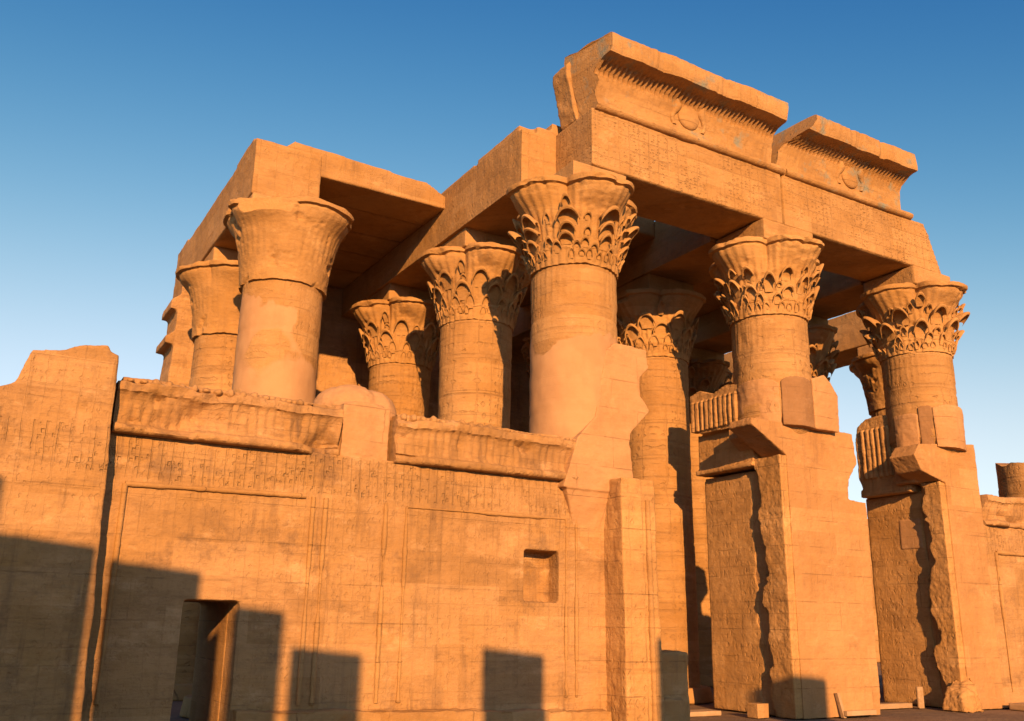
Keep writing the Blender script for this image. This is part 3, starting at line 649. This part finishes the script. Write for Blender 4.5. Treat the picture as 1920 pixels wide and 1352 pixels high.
t = thing('gate_pier', 'right hand door pier with dim carved inner face and a pale square patch', 'pier', (12, .5, 0), 'door piers of the temple')
b = bmesh.new()
box(b, 11.45, 12.8, .0, 1.8, 0, 5.55)
prism_xz(b, [(11.40, 0), (12.86, 0), (12.84, 5.6), (12.86, 6.86), (11.5, 6.75), (10.45, 6.62), (10.20, 6.3), (10.45, 5.9), (11.40, 5.66)], -.78, .0)
box(b, 10.9, 12.7, -.2, .4, 5.7, 6.6)
stone('pier', b, 'pier', t, .032, .045, .024)
b = bmesh.new(); e = jagged(-.22, .18, 13.3, 0, 5.7); prism_yz(b, [(-.74, 0), (-.74, 5.7)]+[(max(-.6, y), z) for y, z in e[::-1]], 11.18, 11.5)
stone('broken_facing', b, 'jamb', t, .03, .04, .04)
b = bmesh.new(); e = jagged(.05, .12, 17.3, 0, 5.5); prism_yz(b, [(y, z) for y, z in e]+[(1.82, 5.5), (1.82, 0)], 11.40, 11.6)
stone('carved_face', b, 'jamb', t, .045, .03, .02)
b = bmesh.new()
prism_yz(b, [(.2, 5.7), (1.62, 5.7), (1.74, 6.0), (1.78, 7.1), (1.66, 7.55), (1.36, 7.74), (.9, 7.76), (.4, 7.7), (.2, 7.2)], 11.10, 12.3)
for k in range(7): box(b, 11.03, 11.3, .4+.17*k, .5+.17*k, 6.0, 7.4)
box(b, 11.1, 12.2, .1, 1.72, 5.5, 5.72)
stone('inner_cornice', b, 'jamb', t, .03, .05, .035)
b = bmesh.new(); box(b, 11.385, 11.5, .10, .80, 4.0, 4.82)
stone('pale_patch', b, 'repair', t, .035, .0, .008)
patch('narrow bright masonry patch on the left foot of the rightmost front column', 'repair', 4, .99, 62, 104, 6.5, 7.58, .05)
patch('narrow darker slab of masonry at the foot of the rightmost front column', 'dark_slab', 4, .975, 61, 40, 6.5, 7.75, .05)
patch('broad bright masonry patch round the front foot of the rightmost front column', 'repair', 4, 1.02, 39, -40, 6.6, 7.78, .1)

# ------------------------------------------------------------------ rear wall
t = thing('rear_wall', 'shadowed inner wall at the back of the pillared hall with a ragged left end', 'wall', (5, 13, 0))
b = bmesh.new()
prism_xz(b, [(-6.15, 0), (-6.1, 7.0), (-6.2, 9.0), (-6.15, 9.85), (-6.40, 9.87), (-6.40, 10.1), (-6.16, 10.3), (-6.15, 10.95), (-6.38, 11.0), (-6.34, 11.3), (-6.1, 11.5), (-6.1, 13.3), (5.2, 13.3), (7.5, 11.3), (9, 11.4), (9, 0)], 12.4, 13.9)
stone('wall', b, 'wall', t, .05, .05, .03)
b = bmesh.new(); prism_xz(b, [(9.6, 0), (9.6, 11.2), (12.5, 11.5), (17.6, 11.6), (17.7, 0)], 12.4, 13.9)
stone('wall', b, 'wall', t, .08, .05, .03)
b = bmesh.new(); box(b, 8.8, 9.8, 12.5, 13.7, 8.2, 9.4); stone('lintel', b, 'wall', t, .07, .05, .03)
b = bmesh.new(); box(b, -.3, 50, 22, 23.2, 0, 8.4)
tag(stone('enclosure_wall', b, 'wall_plain', None, .12, .05, .03), 'distant inner wall behind the pillared hall', 'wall')

# ------------------------------------------------------------------ small things at the foot
def small(name, label, cat, bx, mat='wall_plain', group=None, rot=0, v=.02):
    b = bmesh.new(); box(b, *bx); return tag(stone(name, b, mat, None, v, .02, .008), label, cat, group)
small('stone_block', 'small pale square block in the left doorway beside the middle pier', 'stone block', (4.62, 4.96, -.28, .05, 0, .30), 'wall_plain', 'loose blocks of masonry')
small('door_sill', 'long pale sill lying across the left doorway floor', 'sill', (2.6, 4.35, .55, 1.0, 0, .10), 'pale_wood', 'pale sills at the doors')
small('door_sill', 'pale sill lying in the right doorway against the middle pier', 'sill', (8.3, 10.6, .3, .6, 0, .12), 'pale_wood', 'pale sills at the doors')
small('wooden_plank', 'short bright plank standing upright in the right doorway', 'plank', (10.6, 10.8, .1, .18, 0, .52), 'pale_wood')
t = thing('floor_railing', 'thin pale wooden corner strip at the foot of the middle pier', 'railing', (7.0, -.95, 0))
b = bmesh.new(); hexa(b, [(6.62, -.90, 0), (6.70, -.90, 0), (6.70, -.82, 0), (6.62, -.82, 0), (6.50, -.86, .52), (6.58, -.86, .52), (6.58, -.78, .52), (6.50, -.78, .52)]); plainmesh('upright', b, 'pale_wood', t, False)
b = bmesh.new(); box(b, 6.62, 7.6, -.99, -.91, .05, .15); plainmesh('rail', b, 'pale_wood', t, False)
b = bmesh.new(); hexa(b, [(10.75, -1.05, 0), (11.5, -1.05, 0), (11.5, -.5, 0), (10.75, -.4, 0), (10.85, -.95, .42), (11.42, -1.0, .62), (11.45, -.6, .95), (10.9, -.5, .55)])
tag(stone('stone_block', b, 'jamb', None, .03, .16, .10), 'rough broken boulder at the foot of the right hand door pier', 'stone block', 'loose blocks of masonry')
small('stone_slab', 'flat pale slab lying at the foot of the far right screen wall', 'slab', (12.6, 14.2, -1.5, -1.0, 0, .16), 'pale_wood')

# ------------------------------------------------------------------ courtyard ruins behind the viewpoint; the low sun throws their shadows on the facade
def ruin(xa, xb, zt, D, label, depth=.7, yp=-.75):
    y = yp-D; h = zt+D*math.tan(SUN_EL)*math.sqrt(1+KX*KX); xm = (xa+xb)/2-KX*D; wd = (xb-xa)/math.sqrt(1+KX*KX)
    t_ = thing('ruined_pillar', label, 'pillar', (xm, y, 0), 'ruined pillars of the forecourt')
    rot = Matrix.Translation((xm, y, 0)) @ Matrix.Rotation(-math.atan(KX), 4, 'Z')
    b = bmesh.new(); box(b, -wd/2, wd/2, -depth, 0, .3, h); b.transform(rot); stone('pillar', b, 'wall_plain', t_, .05, .0, .012)
    b = bmesh.new(); box(b, -wd/2-.15, wd/2+.15, -depth-.15, .15, -.05, .35); b.transform(rot); stone('base', b, 'wall_plain', t_, .07, .04, .02)
ruin(-12.8, -10.45, 3.9, 13, 'tallest ruined court pillar, farthest left behind the viewpoint', yp=-1.2)
ruin(-11.0, -9.14, 2.98, 14, 'broad court pillar behind the viewpoint, second from the left', yp=-1.2)
ruin(-8.9, -7.54, 2.67, 15, 'court pillar behind the viewpoint, third from the left')
ruin(-7.9, -7.32, 2.12, 14.6, 'narrow court pillar behind the viewpoint, close beside the third from the left')
ruin(-7.02, -6.17, 2.09, 17, 'court pillar behind the viewpoint, fourth from the left')
ruin(-6.03, -4.8, 1.45, 17, 'court pillar behind the viewpoint, fifth from the left')
ruin(-2.51, -1.2, 1.43, 17.5, 'court pillar behind the viewpoint, sixth from the left')
ruin(1.2, 2.3, 1.45, 18, 'court pillar to the right of the viewpoint, seventh from the left')
ruin(4.9, 6.3, .9, 18, 'rightmost court pillar beside the viewpoint')
